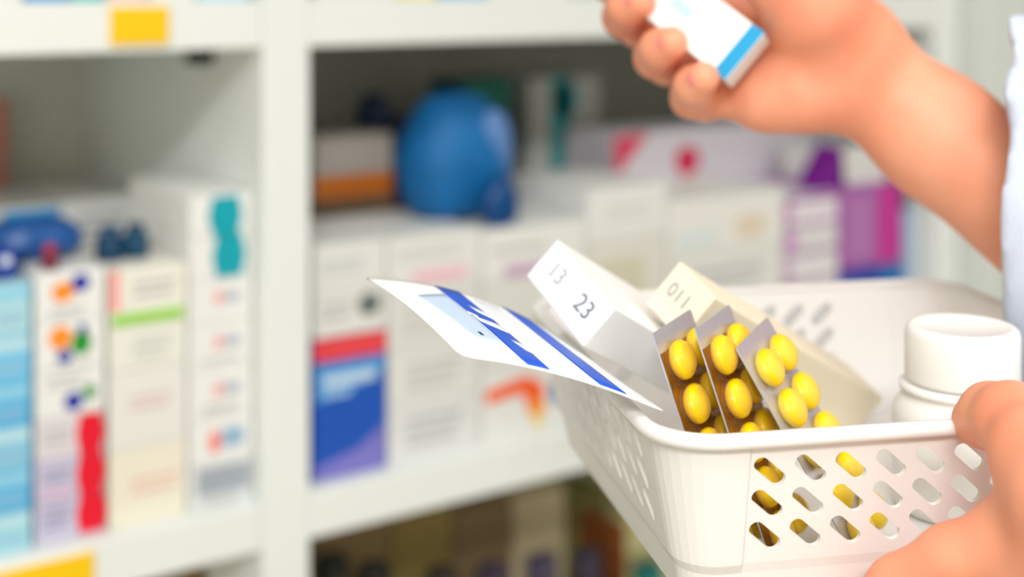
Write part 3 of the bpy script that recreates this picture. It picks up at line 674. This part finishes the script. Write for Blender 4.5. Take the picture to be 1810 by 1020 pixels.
# left hand (lower): thumb hooked over the rim, forefinger along the outside of the basket
WRl = V3(.222, .392, -.205); ELl = V3(.40, .335, -.315)
palmL = [
    [(ELl, .042), (WRl*.45+ELl*.55, .035), (WRl*.85+ELl*.15, .0275), (WRl, .0260)],
    [(WRl, .0245), (q3(1950, 930, .415), .0210), (q3(1850, 955, .424), .0140), (q3(1795, 950, .430), .0110)],
    [(WRl, .0240), (q3(1960, 1020, .418), .0200), (q3(1850, 1035, .428), .0130), (q3(1800, 1035, .434), .0115)],
    [(WRl, .0230), (q3(1960, 1110, .425), .0190), (q3(1860, 1140, .435), .0130)],
    [(q3(1960, 930, .410), .0200), (q3(1885, 850, .412), .0165), (q3(1845, 820, .420), .0122)],
]
fingL = [
    [(q3(1880, 845, .413), .0150), (q3(1826, 790, .424), .0118), (q3(1790, 744, .440), .0114), (q3(1754, 736, .455), .0102), (q3(1728, 745, .463), .0084)],
    [(q3(1800, 948, .429), .0112), (q3(1682, 985, .437), .0094), (q3(1588, 1038, .445), .0090), (q3(1525, 1090, .455), .0080)],
    [(q3(1800, 1062, .434), .0116), (q3(1690, 1092, .444), .0098), (q3(1610, 1138, .458), .0090), (q3(1570, 1158, .476), .0082)],
    [(q3(1850, 1140, .436), .0112), (q3(1740, 1165, .452), .0094), (q3(1680, 1175, .474), .0086), (q3(1660, 1165, .495), .0076)],
]
v2, f2 = limb(palmL, fingL, .012, .004, .006, .0016)
vv = np.concatenate([v1, v2])-npv(PO); ff = np.concatenate([f1, f2+len(v1)])
me = bpy.data.meshes.new('body'); me.from_pydata(vv.tolist(), [], ff.tolist()); me.validate(); smooth(me)
def skin_mat():
    m = bpy.data.materials.new('skin'); m.use_nodes = True; nt = m.node_tree; N = nt.nodes; b = N['Principled BSDF']
    tc = N.new('ShaderNodeTexCoord'); n1 = N.new('ShaderNodeTexNoise'); n1.inputs['Scale'].default_value = 22; n1.inputs['Detail'].default_value = 3
    nt.links.new(tc.outputs['Object'], n1.inputs['Vector'])
    r = N.new('ShaderNodeValToRGB'); r.color_ramp.elements[0].position = .3; r.color_ramp.elements[1].position = .72
    r.color_ramp.elements[0].color = (*srgb((247, 152, 116)), 1); r.color_ramp.elements[1].color = (*srgb((251, 177, 142)), 1)
    nt.links.new(n1.outputs['Fac'], r.inputs[0]); nt.links.new(r.outputs[0], b.inputs['Base Color'])
    b.inputs['Roughness'].default_value = .5; b.inputs['Subsurface Weight'].default_value = .15
    b.inputs['Subsurface Radius'].default_value = (1, .35, .18); b.inputs['Subsurface Scale'].default_value = .005
    n2 = N.new('ShaderNodeTexVoronoi'); n2.inputs['Scale'].default_value = 700; nt.links.new(tc.outputs['Object'], n2.inputs['Vector'])
    bp_ = N.new('ShaderNodeBump'); bp_.inputs['Strength'].default_value = .12; bp_.inputs['Distance'].default_value = .0004
    nt.links.new(n2.outputs['Distance'], bp_.inputs['Height']); nt.links.new(bp_.outputs['Normal'], b.inputs['Normal'])
    return m
body = new_obj('body', me, skin_mat(), person); body['label'] = 'bare forearms and hands'
# fingernails
def nail(tip, prev, out, wdt=.0046, ln=.0058, r=.008):
    ax = (tip-prev).normalized(); n = (out-ax*out.dot(ax)).normalized(); s = ax.cross(n)
    bm = bmesh.new(); bmesh.ops.create_uvsphere(bm, u_segments=14, v_segments=8, radius=1)
    c = tip*.75+prev*.25+n*(r-.0012)-PO
    for v in bm.verts:
        x, y, z = v.co; v.co = c + s*(x*wdt) + ax*(y*ln) + n*(z*.0010 - x*x*.0016)
    new_obj('fingernail', bm_mesh(bm, 'nail', True), mat('nail', (252, 150, 135), .3, coat=.3), person)
for k in (0, 1, 2, 3):
    ch = fingR[k]; tip, prev = ch[-1][0], ch[-2][0]; cen = ch[2][0]
    nail(tip, prev, (CAM-tip).normalized()*1.0+D3((-.6, 0, .1)), r=ch[-1][1]+.0006)
# the coat: torso, two sleeves with hollow cuffs
SHr, SHl = V3(.55, .63, -.04), V3(.57, .27, -.08)
def coat_fn(P):
    d = cone_sdf(P, npv(V3(.60, .50, -.10)), npv(V3(.60, .50, -.62)), .125, .14)
    d = smin(d, cone_sdf(P, npv(V3(.60, .40, -.10)), npv(V3(.60, .40, -.62)), .125, .14), .05)
    d = smin(d, cone_sdf(P, npv(SHr), npv(SHl), .075, .075), .06)
    cuffs = []
    for sh, el, wr, cu, cn in ((SHr, ELr, WRr, V3(.1905, .55, -.08), (-.92, .39, 0)), (SHl, ELl, WRl, ELl*.58+WRl*.42, None)):
        ax = npv((wr-el).normalized()); cx_ = ax if cn is None else npv(D3(cn))
        up = cone_sdf(P, npv(sh), npv(el), .080, .070)
        far = el+(wr-el)*1.1
        fo = cone_sdf(P, npv(el), npv(far), .070, .064)
        inn = cone_sdf(P, npv(el*.75+wr*.25), npv(far), .046, .0545)
        cut = (P-npv(cu))@cx_
        fo = np.maximum(np.maximum(fo, cut), -inn)
        wr_ = .0016*np.sin(P@(ax*80)+3*np.sin(P@np.array([31., 17., 45.])))
        d = smin(d, smin(up, fo, .02)+wr_, .03)
    return d
lo = np.array([1e9]*3); hi = -lo
for p in (SHr, SHl, ELr, ELl, V3(.6, .5, -.62), V3(.6, .4, -.1), ELr*.5+WRr*.5, ELl*.5+WRl*.5): lo = np.minimum(lo, npv(p)-.16); hi = np.maximum(hi, npv(p)+.16)
lo[2] = H-.62
v3, f3 = surface_nets(coat_fn, lo, hi, .0042)
me = bpy.data.meshes.new('coat'); me.from_pydata((v3-npv(PO)).tolist(), [], f3.tolist()); me.validate(); smooth(me)
co = new_obj('coat', me, M_COAT, person); co['label'] = 'white coat with loose sleeves'
sm_ = co.modifiers.new('s', 'SMOOTH'); sm_.factor = .5; sm_.iterations = 8; bake(co)
